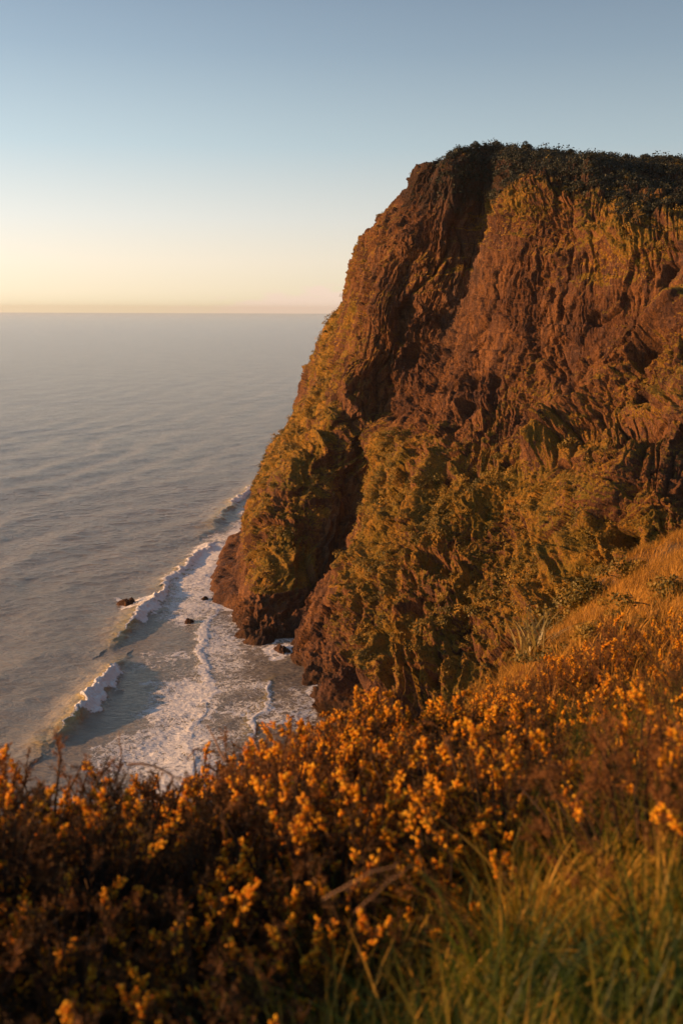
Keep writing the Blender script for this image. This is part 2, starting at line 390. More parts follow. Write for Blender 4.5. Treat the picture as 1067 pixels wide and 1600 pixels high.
# ledge with a lip below the wall, and the long edge rising to the right
D += 3.2*np.exp(-(segd(PX, PY, [(655,512),(640,545),(625,640)])/7.)**2)*vis
D += 7.5*np.exp(-(segd(PX, PY, [(1067,470),(1000,540),(960,590),(900,660),(850,720)])/13.)**2)*vis
D += 6.5*np.exp(-(segd(PX, PY, [(900,640),(830,740),(760,800),(700,860),(660,900)])/16.)**2)*vis
D += 5.5*np.exp(-(segd(PX, PY, [(1000,700),(960,790),(900,880),(850,960)])/15.)**2)*vis
D += 5*np.exp(-(segd(PX, PY, [(790,840),(740,920),(700,1010),(680,1090)])/13.)**2)*vis
D += 4.5*np.exp(-(segd(PX, PY, [(745,560),(720,640),(690,720),(640,850),(600,960),(585,1080)])/10.)**2)*vis
D -= 5*np.exp(-(segd(PX, PY, [(600,940),(592,1000),(576,1060),(572,1110)])/9.)**2)*vis
D -= 1.6*sstep(2.2, 3., U)*sstep(4.4, 3.6, U)*sstep(5, 7, V_)
lq = (Z+4*fbm(P*.02+5, 2)+warp[..., 0]*1.5)/6.5
D += 1.0*(lq % 1-.5)*(1-plate)*(.4+.6*upper)*sstep(-.1, .4, perlin(P*.03+44))
D += 8*pix(590,690,28,34) + 5*pix(668,505,20,20)
D -= 4.5*sstep(2.2, 2.9, U)*sstep(4.0, 3.3, U)*sstep(1.5, 2.5, V_)*sstep(6.2, 5, V_)
# stones and grit
D += fbm(P*1.2, 3)*.16
P2 = P + Nn*D[..., None]
# vegetation: gentler ground, and the mossy flanks
N2 = normals(P2)
if N2[i0][1] > 0: N2 = -N2
veg = .16 + .85*sstep(.12, .6, N2[..., 2]) + .5*fbm(P*.05+7, 4) + .12*lower + .45*lower*fbm(P*.02+50, 3) - .35*upper
veg -= .9*pix(545,860,28,110,14) + .5*pix(445,800,14,60,25)
veg += .5*pix(480,710,70,90,-35) - .5*crease(g2+1.7, .2)*sstep(1.8, 2.6, U)*sstep(5, 4, U)+.5*pix(455,880,40,50,-20) + .5*pix(560,440,25,90,15) + .45*pix(520,560,30,120,20)+ .5*pix(430,880,35,60,-20) - 1.2*pix(520,850,32,150,16) - .5*pix(460,850,12,120,25)
veg += .55*pix(800,330,90,45,-25)+.55*pix(950,400,130,55,-20)-.9*pix(830,480,120,90)-.8*pix(680,600,70,80)+.35*pix(780,760,120,60,-30)+.3*pix(600,850,50,150)
veg -= .9*pix(370,910,50,60); veg -= .6*pix(520,1060,40,70); veg -= .7*pix(470,960,60,25)
veg = np.where(Z < 9, veg-.8, veg)
wet_dark = sstep(7, 1.5, P2[..., 2] + 2*fbm(P*.2, 2))
wet_dark = np.maximum(wet_dark, 1.25*sstep(-.12, .12, V_-9.12+.30*fbm(P*.05, 3)+.10*sstep(6.5, 5, U)))  # also darkens the ground under the clifftop forest
veg = np.where(brow.reshape(veg.shape)*0 == 0, veg, veg) if False else veg
grey = .45*np.clip(pix(735,380,38,120,6)+pix(705,500,16,60,8)+.8*pix(690,290,22,50)+.5*pix(625,500,18,70)+.5*pix(500,880,30,120,16), 0, 1)
cliff = mesh_from('cliff', P2, grid_quads(*U.shape), M_CLIFF, attrs={'veg': np.clip(veg, 0, 1.3), 'wet_dark': wet_dark, 'grey': grey})
tag(cliff, kind='structure')

# ------------------------------------------------------------------ leaf clumps (shrubs, ground cover)
def leaf_clumps(cent, rad, nleaf, size, up=.55, squash=.7):
    """one triangle-pair leaf cloud per centre; returns verts, tris, tint"""
    n = len(cent); k = nleaf
    d = rng.normal(size=(n, k, 3)); d[..., 2] = np.abs(d[..., 2])*1.1-.25
    d /= np.linalg.norm(d, axis=-1, keepdims=True)
    rr = rng.uniform(.55, 1.05, (n, k, 1))
    c = cent[:, None]+d*rr*rad[:, None, None]*np.array([1, 1, squash])
    nrm = d + rng.normal(size=d.shape)*.55; nrm /= np.linalg.norm(nrm, axis=-1, keepdims=True)
    a = np.cross(nrm, rng.normal(size=d.shape)); a /= np.linalg.norm(a, axis=-1, keepdims=True)+1e-6
    b = np.cross(nrm, a)
    s = (size*rng.uniform(.6, 1.3, (n, k)))[..., None]
    V = np.stack([c+a*s, c+b*s*.8, c-a*s, c-b*s*.8], 2)
    tint = np.clip(np.repeat(rng.uniform(0, 1, n)[:, None], k, 1)*.75+rng.uniform(0, .3, (n, k)), 0, 1)
    idx = np.arange(n*k*4).reshape(-1, 4)
    return V.reshape(-1, 3), idx, np.repeat(tint.ravel(), 4)
flatP = P2.reshape(-1, 3); flatN = N2.reshape(-1, 3)
area_w = np.linalg.norm(np.cross(np.gradient(P, axis=1), np.gradient(P, axis=0)), axis=-1)
w_ = (np.clip(veg-.50, 0, 1)**1.2*area_w*(U > 2.2)*(U < 11)*(V_ < 10)*(V_ > 1.2)).ravel()
pick = rng.choice(len(w_), 8500, p=w_/w_.sum())
c = flatP[pick]; rad = np.where(rng.uniform(0, 1, len(pick)) < .16, rng.gamma(4., .38, len(pick))+.5, rng.gamma(3., .26, len(pick))+.2)
V, Q, ti = leaf_clumps(c, rad, 56, np.repeat((.09+.06*rad)[:, None], 56, 1))
ti = np.clip(ti*.8+.25*(np.repeat(fbm(c*.05, 2), 224)), 0, 1)
wb = (np.clip(veg-.35, 0, 1)*sstep(.0, .35, fbm(P*.045+70, 3))*(.15+lower)*area_w*(U > 2.6)*(U < 10.6)*(V_ < 9.2)*(V_ > 1.3)).ravel()
pick = rng.choice(len(wb), 1500, p=wb/wb.sum()); c = flatP[pick]; rad = rng.gamma(4., .30, len(pick))+.45
Vb, Qb, tb_ = leaf_clumps(c+flatN[pick]*.2, rad, 150, np.repeat((.12+.05*rad)[:, None], 150, 1), squash=.8)
Q = np.concatenate([Q, Qb+len(V)]); V = np.concatenate([V, Vb]); ti = np.concatenate([ti, tb_])
tag(mesh_from('cliff_shrubs', V, Q, M_SHRUB, smooth=False, attrs={'tint': ti}), 'green and golden low shrubs and moss clinging to the cliff face', 'shrubs', kind='stuff')

# dark bush forest over the plateau and its brow
w_ = (area_w*(U > 3.4)*(U < 11.6)*(V_ > 8.7)*(V_ < 12)).ravel() * (1-.9*((U.ravel() < 4.7)))
brow = sstep(-.12, .12, V_-9.12+.30*fbm(P*.05, 3)+.10*sstep(6.5, 5, U)).ravel()
w_ = w_*np.maximum(brow, .0)*np.where(V_ > 10.25, .22, 1.).ravel()
pick = rng.choice(len(w_), 15000, p=w_/w_.sum())
c = flatP[pick]+np.array([0, 0, .6]); rad = rng.gamma(4., .34, len(pick))+.4
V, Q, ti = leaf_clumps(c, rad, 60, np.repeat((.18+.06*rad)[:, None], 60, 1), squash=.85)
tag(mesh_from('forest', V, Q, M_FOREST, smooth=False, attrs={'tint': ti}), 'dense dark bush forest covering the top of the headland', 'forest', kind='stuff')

# ------------------------------------------------------------------ tubes and trees
def tube(pts, rads, k=6):
    pts = np.asarray(pts, float); rads = np.asarray(rads, float)
    t_ = np.gradient(pts, axis=0); t_ /= np.linalg.norm(t_, axis=1, keepdims=True)+1e-9
    ref = np.array([.3, .9, .2]) if abs(t_[0, 2]) > .7 else np.array([0, 0, 1.])
    a = np.cross(t_, ref); a /= np.linalg.norm(a, axis=1, keepdims=True)+1e-9; b = np.cross(t_, a)
    an = np.arange(k)*2*math.pi/k
    V = pts[:, None]+rads[:, None, None]*(a[:, None]*np.cos(an)[None, :, None]+b[:, None]*np.sin(an)[None, :, None])
    n = len(pts); q = []
    for i in range(n-1):
        for j in range(k): q.append((i*k+j, i*k+(j+1) % k, (i+1)*k+(j+1) % k, (i+1)*k+j))
    return V.reshape(-1, 3), np.array(q)
def join(parts):
    Vs, Qs, o = [], [], 0
    for V, Q in parts: Vs.append(V); Qs.append(Q+o); o += len(V)
    return np.concatenate(Vs), np.concatenate(Qs)
def make_tree(h, spread, seed):
    r = np.random.default_rng(seed); br = []
    lean = r.normal(0, .12, 2)
    trunk = [np.array([lean[0]*h*t*t+.12*math.sin(t*5+seed), lean[1]*h*t, h*.72*t]) for t in np.linspace(-.12, 1, 7)]
    br.append(tube(trunk, np.linspace(.20, .07, 7)))
    cs = []
    for k in range(9):
        t = r.uniform(.4, 1); a = r.uniform(0, 6.28); b0 = trunk[int(t*6)]
        e = b0+np.array([math.cos(a)*spread*r.uniform(.4, .95), math.sin(a)*spread*r.uniform(.4, .95), h*.30*r.uniform(.3, 1.)])
        br.append(tube([b0, (b0+e)/2+np.array([0, 0, -.1]), e], [.07, .05, .025], 5)); cs.append(e)
    cs.append(trunk[-1]+np.array([0, 0, .25*h])); cs = np.array(cs)
    return join(br), cs
groups_sky = 'small wind-bent trees along the headland skyline'
top_row = np.abs(va-10).argmin()
spots = [(700,.6), (716,.6), (742,1.0), (754,.75), (776,.75), (806,.6), (822,1.05), (848,.6), (868,.7), (893,.85), (922,.7), (952,.8), (975,.7), (1006,.85), (1048,.8)]
rngs = rng
protos = []
for s_ in range(4):
    (tv, tq), cs = make_tree(4.2, 2.0, s_+3)
    e = empty('coastal_tree', (0, 0, 0))
    tr = mesh_from('trunk', tv, tq, M_BARK, e, attrs={'tint': np.full(len(tv), .4)})
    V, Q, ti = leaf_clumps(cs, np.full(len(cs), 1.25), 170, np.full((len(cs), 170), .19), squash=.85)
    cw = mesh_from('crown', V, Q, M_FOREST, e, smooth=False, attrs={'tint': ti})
    protos.append(e)
def copy_tree(o):
    c_ = o.copy(); COL.objects.link(c_)
    for ch in o.children:
        d = ch.copy(); COL.objects.link(d); d.parent = c_
    return c_
used = set()
PX2, PY2 = proj(P2)
for k, (px, s) in enumerate(spots):
    r = slice(top_row-30, top_row+25)
    sub = np.where((np.abs(PX2[r]-px) < 2.0) & (U[r] > 3.5) & (U[r] < 11), PY2[r], 1e9)
    j = np.unravel_index(sub.argmin(), sub.shape); p = P2[r][j]
    pi = k % 4; o = protos[pi] if pi not in used else copy_tree(protos[pi]); used.add(pi)
    o.location = p-np.array([0, 0, 1.5]); o.rotation_euler[2] = k*2.1; o.scale = (s, s, s*.95)
    if px == 822: tag(o, 'tallest small tree poking above the dark forest skyline', 'tree')
    elif px == 742: tag(o, 'small bushy tree on the highest point of the headland', 'tree')
    elif px < 742: tag(o, 'small dark tree at the left end of the clifftop forest', 'tree', 'trees at the left end of the clifftop')
    else: tag(o, 'small dark coastal tree in the row along the clifftop skyline', 'tree', groups_sky)

# ------------------------------------------------------------------ sea rocks and the wave-cut shelf
def rock_mesh(rx, ry, h, seed, n=48, power=1.0):
    th = np.linspace(0, 2*math.pi, n*2+1)[:-1]; ph = np.linspace(0, 1, n//2)
    R, Tt = np.meshgrid(ph, th, indexing='ij')
    x = np.cos(Tt)*R; y = np.sin(Tt)*R
    zz = (1-R**2.2)
    q = vec(x*1.3+seed*3.1, y*1.3, R*0+seed)
    edge = 1+.35*fbm(vec(np.cos(Tt)*1.2+seed*5, np.sin(Tt)*1.2, R*0), 3)
    hz = zz*h*(1+.5*fbm(q*1.5, 4))+.18*h*(ridged(q*3, 3)-.4)-.35*h
    Vv = vec(x*rx*edge, y*ry*edge, hz)
    m = n*2; nr = len(ph); idx = np.arange(nr*m).reshape(nr, m); nx = np.roll(idx, -1, 1)
    return Vv.reshape(-1, 3), np.stack([idx[:-1], nx[:-1], nx[1:], idx[1:]], -1).reshape(-1, 4)
rocks = [ # px, py, rx, ry, h, label
 (200,944,5.0,3.0,2.6,'low dark rock amid the surf, left end of the breaking wave'), (222,947,4.0,2.2,1.6,'flat dark rock beside the white crest of the middle breaker'),
 (320,938,2.2,2.0,1.8,'small dark rock in white water off the tip of the shelf'), (296,973,2.6,2.2,1.9,'small black rock standing alone in the foam streaks'),
 (440,1017,5.6,2.6,2.6,'largest reddish rock in the foam below the shaded gully'), (402,996,3.4,1.4,1.3,'thin low rock in the surf close under the headland'),
 (382,978,2.6,1.4,1.1,'tiny low rock nearest the foot of the headland shelf'), (232,938,2.2,1.6,1.2,'small rock behind the crest of the middle breaker')]
for k, (px, py, rx, ry, h, lab) in enumerate(rocks):
    v, q = rock_mesh(rx, ry, h, k+2, 36)
    o = mesh_from('sea_rock', v, q, M_CLIFF, attrs={'veg': np.zeros(len(v)), 'wet_dark': np.full(len(v), .75), 'grey': np.zeros(len(v))})
    o.location = at_z(float(px), float(py), 0.3); o.rotation_euler[2] = .5*k
    tag(o, lab, 'rock')
# the shelf: lumpy terraced platform at the foot of the headland (terrain)
def shelf(outline, ztop, seed, name, amp=1.):
    poly = np.array([at_z(float(a), float(b), 0.)[:2] for a, b in outline])
    lo, hi = poly.min(0)-3, poly.max(0)+3; st_ = max((hi-lo))/190
    gx, gy = np.meshgrid(np.arange(lo[0], hi[0], st_), np.arange(lo[1], hi[1], st_))
    ins = np.zeros(gx.shape, bool); d = np.full(gx.shape, 1e9); n = len(poly)
    for i in range(n):
        a, b = poly[i], poly[(i+1) % n]
        cnd = ((a[1] > gy) != (b[1] > gy)); xx = (b[0]-a[0])*(gy-a[1])/(b[1]-a[1]+1e-9)+a[0]
        ins ^= cnd & (gx < xx)
        v = b-a; t_ = np.clip(((gx-a[0])*v[0]+(gy-a[1])*v[1])/(v@v), 0, 1); d = np.minimum(d, np.hypot(gx-a[0]-t_*v[0], gy-a[1]-t_*v[1]))
    sd = np.where(ins, d, -d)+2.2*fbm(vec(gx*.12, gy*.12, gx*0+seed), 4)
    z = ztop*sstep(-.5, 3.5, sd)+np.clip(sd, 0, 30)*.16-3*sstep(1, -3, sd)
    lvl = z+1.6*fbm(vec(gx*.07, gy*.07, gx*0+seed), 4); ter = np.floor(lvl/1.1)*1.1+1.1*sstep(.55, 1, lvl/1.1 % 1)
    z = np.where(sd > -.3, ter*.75+lvl*.25, z)+amp*.5*(ridged(vec(gx*.35, gy*.35, gx*0), 4)-.3)*sstep(-1, 2, sd)
    o = mesh_from(name, vec(gx, gy, z), grid_quads(*gx.shape), M_CLIFF, attrs={'veg': gx*0, 'wet_dark': np.clip(.55-z*.10, 0, .6), 'grey': gx*0})
    tag(o, kind='structure')
shelf([(326,925),(336,945),(385,962),(440,982),(470,990),(500,900),(470,820),(420,810),(392,838),(352,850),(338,880)], 3.6, 3, 'rock_shelf')
shelf([(381,803),(400,808),(430,808),(440,785),(404,782)], 4.5, 8, 'rock_shelf')

# ------------------------------------------------------------------ the sea
az = np.concatenate([np.radians(np.linspace(-75, -24, 160))[:-1], np.radians(np.linspace(-24, 4, 760)), np.radians(np.linspace(4, 75, 90))[1:]])
rr = np.concatenate([np.geomspace(90, 225, 60)[:-1], np.geomspace(225, 700, 950)[:-1], np.geomspace(700, 4000, 420)[:-1], np.geomspace(4000, 32000, 90)])
Rr, Aa = np.meshgrid(rr, az, indexing='ij')
X = Rr*np.sin(Aa); Y = Rr*np.cos(Aa)
SP = vec(X, Y, X*0)
sx, sy = proj(SP)
fade = sstep(2600, 600, Rr)
wv = fbm(vec(X*.004, Y*.004, X*0), 3)
ph1 = (X*.985-Y*.17+wv*28)/46*2*math.pi
ph2 = (X*.80-Y*.60+wv*20)/27*2*math.pi
zz = (.42*np.sin(ph1+.35*np.sin(ph1))*(.5+.7*fbm(vec(X*.006, Y*.003, X*0+4), 2)+.3)+.14*np.sin(ph2))*fade
zz += .16*ridged(vec(X*.05+Y*.01, Y*.09-X*.04, X*0+2), 4)*1.5*sstep(1800, 500, Rr)
zz += .20*fbm(vec(X*.012, Y*.007, X*0+12), 3)*sstep(4000, 900, Rr)
zz += .20*ridged(vec((X*.98-Y*.22)*.020+wv, (Y*.98+X*.2)*.0055, X*0+22), 3, .45)*sstep(5000, 1200, Rr)
def P2W(pts): return [tuple(at_z(float(a), float(b), 0.)[:2]) for a, b in pts]
seen = (sx > -260) & (sx < 760) & (sy > 690)
zz *= 1-.45*np.exp(-((np.hypot(X+60, Y-330))/90)**2)
foam = np.zeros_like(X); thin = np.zeros_like(X)
nz = fbm(vec(X*.05, Y*.05, X*0+3), 4); nz2 = fbm(vec(X*.18, Y*.18, X*0+8), 4)
wx = sx+nz*22*(sy/1000)+nz2*7; wy = sy+nz2*9
def blob(x, y, rx, ry, a=0., amp=1.):
    global foam
    a = math.radians(a); dx = wx-x; dy = wy-y
    ux = (dx*math.cos(a)+dy*math.sin(a))/rx; uy = (-dx*math.sin(a)+dy*math.cos(a))/ry
    foam = np.maximum(foam, amp*np.exp(-(ux*ux+uy*uy)**1.5))
def line(pts, w0, amp=1., soft=1.0):
    global foam
    d = segd(wx, wy, pts); foam = np.maximum(foam, amp*np.exp(-(d/w0)**2*soft))
# broad fields of foam
blob(285,1105,85,65,-25,.80); blob(250,1170,125,55,-10,.76); blob(290,1220,100,70,0,.78); blob(345,1030,60,110,0,.60); blob(400,1100,85,85,0,.50)
blob(420,1000,95,45,15,.54); blob(470,1100,60,70,0,.50); blob(300,930,55,75,35,.70); blob(325,880,30,62,32,.95); blob(385,830,45,26,-30,.9); blob(230,1040,70,26,-30,.55)
blob(355,1165,60,40,0,.52); blob(300,900,26,45,30,.8); blob(180,1190,60,25,-10,.5)
blob(400,790,14,20,20,.72); blob(210,905,30,14,-10,.35); blob(380,700,60,14,-20,.3); blob(395,735,22,10,-20,.35)
blob(600,1210,150,70,0,.6); blob(430,1270,120,60,0,.6)
# dark open water left between
for (x, y, a, b, ang, q) in ((455,1045,26,36,20,.45), (350,1075,26,30,0,.25), (390,1030,40,16,0,.25), (260,1000,38,26,-10,.35), (425,1170,40,26,0,.3), (170,1090,50,60,-30,.5), (255,1060,40,14,-15,.3)):
    foam *= 1-q*np.exp(-(((wx-x)*math.cos(math.radians(ang)))/a)**2-((wy-y)/b)**2)
# bright seams where sets of waves meet
for pts, w0, a in (([(325,935),(322,985),(312,1010),(326,1050),(330,1085),(318,1100),(330,1108)], 6, 1.0), ([(330,1108),(300,1130),(290,1160),(292,1240)], 5, .95),
                   ([(430,1060),(412,1090),(397,1128),(392,1160)], 4, .85), ([(330,1108),(380,1120),(430,1130),(470,1128)], 5, .7), ([(150,1175),(200,1150),(280,1135)], 6, .7), ([(240,1035),(290,1022)], 4, .7),
                   ([(330,946),(360,958),(400,972),(450,984),(468,992),(480,1030),(492,1070),(505,1100)], 6, .8), ([(345,848),(330,880),(322,925),(328,945)], 6, .85), ([(345,850),(385,828),(396,812)], 5, .8),
                   ([(290,970),(320,962)], 5, .75), ([(425,1012),(460,1012)], 6, .8), ([(190,942),(245,944)], 6, .95), ([(378,800),(400,812)], 4, .8)):
    line(pts, w0, a)
for px_, py_, w_ in ((200,946,11), (224,948,9), (320,940,8), (296,975,8), (440,1019,14), (402,998,8), (382,980,8), (232,940,7)):
    blob(px_, py_, w_*1.7, w_, 0, .95)
# the breakers: crest height, white water, and a see-through glow coloured onto the face
def breaker(pts, h, wback, wfront, foam_from, foam_to, wf):
    """pts from near to far in photo pixels; the wave travels to the right (shorewards)"""
    global zz, foam, thin
    W = np.array(P2W(pts)); best = np.full(X.shape, 1e9); side = np.zeros_like(X); tt = np.zeros_like(X); n = len(W)
    jx = X+1.3*nz2+3.2*nz; jy = Y+2*nz
    for i in range(n-1):
        a, b = W[i], W[i+1]; v = b-a; t_ = ((jx-a[0])*v[0]+(jy-a[1])*v[1])/(v@v); tc_ = np.clip(t_, 0, 1)
        d = np.hypot(jx-a[0]-tc_*v[0], jy-a[1]-tc_*v[1]); s_ = (jx-a[0])*v[1]-(jy-a[1])*v[0]
        m = d < best; best = np.where(m, d, best); side = np.where(m, np.sign(s_), side); tt = np.where(m, (i+tc_)/(n-1), tt)
    env = np.sin(np.clip(tt, 0.02, .98)*math.pi)**.5
    sdist = best*side
    prof = np.where(sdist < 0, np.exp(-(sdist/wback)**2), np.exp(-(np.abs(sdist)/wfront)**1.6))
    zz = zz+h*env*prof
    inf = sstep(foam_from-.07, foam_from+.05, tt)*sstep(foam_to+.06, foam_to-.04, tt)
    lump = 1+.9*nz2
    wfe = wf*np.clip(env*1.1*lump, .15, 2); ff = inf*sstep(wfe*1.2, wfe*.6, sdist)*sstep(-1.8, .2, sdist)
    foam = np.maximum(foam*(1-.6*(prof > .3)*(1-inf)), ff*(.95+.3*nz))
    nz3 = fbm(vec(X*.45, Y*.45, X*0+31), 3)
    zz = zz+ff*h*.16*(1+nz2+.9*nz3)
    thin = np.maximum(thin, (1-ff)*np.exp(-((sdist+.6)/(wfront*.9))**2)*env*(1.0))
    crest = np.exp(-((sdist+.2)/.7)**2)*env; foam = np.maximum(foam, crest*.75*(1-inf)+crest*inf)
breaker([(62,1182),(95,1150),(118,1128),(140,1100),(165,1068),(182,1048),(196,1030)], 3.0, 7, 3.2, .38, .86, 5.5)
breaker([(168,1015),(188,996),(205,978),(220,960),(238,944),(252,930)], 2.4, 7, 3.2, .45, 1.0, 5.5)
breaker([(238,944),(262,912),(290,882),(312,868),(335,850)], 1.5, 7, 3.0, .0, 1.0, 3.0)
breaker([(318,838),(345,806),(365,786),(392,765),(412,748)], 2.0, 9, 4.0, .45, .75, 4.0)
breaker([(325,1105),(331,1080),(326,1050),(315,1012),(322,985),(326,945)], .22, 4, 2.0, 0., 1.0, 2.0)
breaker([(290,1240),(291,1170),(300,1130),(325,1108)], .22, 4, 2.0, 0., 1.0, 1.6)
breaker([(391,1165),(397,1128),(412,1090),(430,1058)], .22, 4, 2.0, 0., .9, 1.0)
foam = np.clip(foam*(.93+.22*fbm(vec(X*.035+3, Y*.09, X*0+77), 3)), 0, 1.2)*seen
thin = thin*seen
zz += foam*.10*(1+nz2+.8*fbm(vec(X*.6, Y*.6, X*0+5), 2))*(Rr < 900)
sea = mesh_from('sea', vec(X, Y, zz), grid_quads(*X.shape)[:, ::-1], M_SEA, attrs={'foam': foam, 'thin': np.clip(thin, 0, 1)})
tag(sea, kind='structure')

# ------------------------------------------------------------------ the near hillside
raz = np.radians([-180, -60, -30, -18.9, -13, -7.5, 0, 6.1, 10.8, 15.3, 18.9, 26, 40, 90, 180])
rrd = np.array([0, .8, 2, 4, 7, 12, 20, 30, 42, 90, 240])
ZT = np.array([  # -180   -60   -30  -18.9  -13  -7.5    0    6.1  10.8  15.3  18.9   26    40    90   180
    [-1.7]*15,
    [-1.6, -1.75, -1.85, -1.9, -1.9, -1.9, -1.85, -1.8, -1.75, -1.7, -1.7, -1.7, -1.65, -1.6, -1.6],
    [-1.4, -1.9, -1.95, -2.0, -2.0, -2.05, -2.1, -1.96, -1.86, -1.80, -1.75, -1.7, -1.6, -1.5, -1.4],
    [-1.0, -2.42, -2.46, -2.48, -2.56, -2.62, -2.52, -2.40, -2.3, -2.15, -2.05, -1.9, -1.7, -1.3, -1.0],
    [-.6, -4.4, -4.8, -4.8, -4.7, -4.5, -3.55, -3.50, -3.3, -3.05, -2.85, -2.4, -2.1, -1.2, -.6],
    [0, -9.5, -11., -11., -11, -10.5, -8.2, -5.9, -5.0, -4.5, -4.1, -3.5, -2.8, -1.2, 0],
    [0, -18, -21, -21, -21, -19., -15., -10.5, -7.9, -6.6, -5.7, -4.6, -3.5, -1.5, 0],
    [0, -30, -34, -34, -34, -31, -25., -18., -12.2, -9.3, -7.8, -6.0, -4.5, -2, 0],
    [0, -42, -48, -48, -48, -44, -38., -30, -22., -16, -13., -8.5, -6, -3, 0],
    [0, -85, -95, -96, -97, -95, -90, -84, -76, -64, -50, -35, -20, -5, 0],
    [0, -135, -136, -137, -138, -138, -138, -137, -136, -133, -120, -80, -40, -10, 0]])
def gz(x, y):
    a = np.arctan2(x, y); r = np.hypot(x, y)
    ai = np.interp(a, raz, np.arange(len(raz))); ri = np.interp(r, rrd, np.arange(len(rrd)))
    def w4(t, n):
        i = np.clip(np.floor(t).astype(int), 0, n-2); f = t-i
        return np.clip(i[..., None]+np.arange(-1, 3), 0, n-1), np.stack([-.5*f+f*f-.5*f**3, 1-2.5*f*f+1.5*f**3, .5*f+2*f*f-1.5*f**3, -.5*f*f+.5*f**3], -1)
    ia, wa = w4(ai, len(raz)); ir, wr = w4(ri, len(rrd))
    z = np.einsum('...ij,...i,...j->...', ZT[ir[..., :, None], ia[..., None, :]], wr, wa)
    z = z + .05*r**.5*fbm(vec(x*.5, y*.5, x*0+1), 3) + .38*sstep(7, 18, r)*ridged(vec(x*.14+y*.05, y*.10-x*.08, x*0+6), 3)
    return z+CAMZ
ga = np.concatenate([np.radians(np.linspace(-180, -35, 80))[:-1], np.radians(np.linspace(-35, 40, 420)), np.radians(np.linspace(40, 180, 80))[1:]])
gr = np.concatenate([[0.02], np.geomspace(.3, 60, 330), np.geomspace(62, 260, 60)])
GR, GA = np.meshgrid(gr, ga, indexing='ij'); gx = GR*np.sin(GA); gy = GR*np.cos(GA)
gzz = gz(gx, gy)
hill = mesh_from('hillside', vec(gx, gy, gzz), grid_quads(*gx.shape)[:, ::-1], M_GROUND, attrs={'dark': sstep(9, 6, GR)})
tag(hill, kind='structure')

# ------------------------------------------------------------------ grass
def blades(base, lean, length, width, segs, tint, droop=.6):
    n = len(base); s = np.linspace(0, 1, segs+1)
    side = np.cross(lean, [0, 0, 1.]); side /= np.linalg.norm(side, axis=1, keepdims=True)+1e-6
    tw = rng.uniform(-.9, .9, n)[:, None]; side = side*np.cos(tw)+lean*np.sin(tw)
    h = s[None, :, None]
    cen = base[:, None]+length[:, None, None]*(h*np.array([0, 0, 1.])*(1-.35*h*droop)+lean[:, None]*(h*.25+h**2*.75)*droop)
    wd = (width[:, None]*(1-s[None]**1.6*.92))[..., None]
    V = np.stack([cen-side[:, None]*wd/2, cen+side[:, None]*wd/2], 2).reshape(n, -1, 3)
    k = 2*(segs+1); b = (np.arange(n)*k)[:, None, None]
    q = np.array([[2*i, 2*i+1, 2*i+3, 2*i+2] for i in range(segs)])[None]
    return V.reshape(-1, 3), (b+q).reshape(-1, 4), np.repeat(np.clip(tint, 0, 1), k)
def leans(n, bias=(.5, .2), spread=.55):
    a = rng.normal(size=(n, 2))*spread+np.array(bias); return np.concatenate([a, np.zeros((n, 1))], 1)
# near tussock grass at lower right
def tufts(az0, az1, r0, r1, ntuft, per, l0, l1, wid, segs, mask=None, tspread=.10, tb=.5):
    a = np.radians(rng.uniform(az0, az1, ntuft)); r = np.sqrt(rng.uniform(r0*r0, r1*r1, ntuft))
    x = r*np.sin(a); y = r*np.cos(a)
    if mask is not None:
        k = mask(np.degrees(a), r); x, y, r = x[k], y[k], r[k]
    n = len(x); sz = rng.uniform(.7, 1.25, n); hue = np.clip(tb+.75*fbm(vec(x*1.6, y*1.6, x*0), 2)+rng.normal(0, .1, n), 0, 1)
    bx = np.repeat(x, per)+rng.normal(0, tspread, n*per)*np.repeat(sz, per); by = np.repeat(y, per)+rng.normal(0, tspread, n*per)*np.repeat(sz, per)
    base = vec(bx, by, gz(bx, by)-.02)
    out_ = np.stack([bx-np.repeat(x, per), by-np.repeat(y, per)], 1)/tspread*.42
    ln = leans(n*per, (.20, .05), .24); ln[:, :2] += out_
    L_ = rng.uniform(l0, l1, n*per)*np.repeat(sz, per)
    return blades(base, ln, L_, wid*rng.uniform(.5, 1.2, n*per), segs, np.repeat(hue, per)+rng.normal(0, .22, n*per), droop=.75)
def m1(a, r): return (a > -3.5+ (r-1.6)*1.2) 
V, Q, ti = tufts(-4, 34, 1.15, 3.6, 320, 75, .14, .42, .0105, 4, m1, .045, .50)
V2, Q2, t2 = tufts(3, 30, 3.0, 6.5, 420, 40, .22, .5, .006, 3, lambda a, r: a > 8-(r-3)*.3, .07, .55)
VV = np.concatenate([V, V2]); QQ = np.concatenate([Q, Q2+len(V)]); tt_ = np.concatenate([ti, t2])
tag(mesh_from('grass', VV, QQ, M_GRASS, attrs={'tint': tt_}), 'long green and golden grass in the lower right foreground', 'grass', kind='stuff')
# golden turf of the slope at right
V, Q, ti = tufts(3, 36, 7.5, 44, 13000, 14, .22, .5, .016, 2, None, .16, .55)
tag(mesh_from('hillside_grass', V, Q, M_DRY, attrs={'tint': ti}), 'dry golden grass covering the slope at the right', 'grass', kind='stuff')

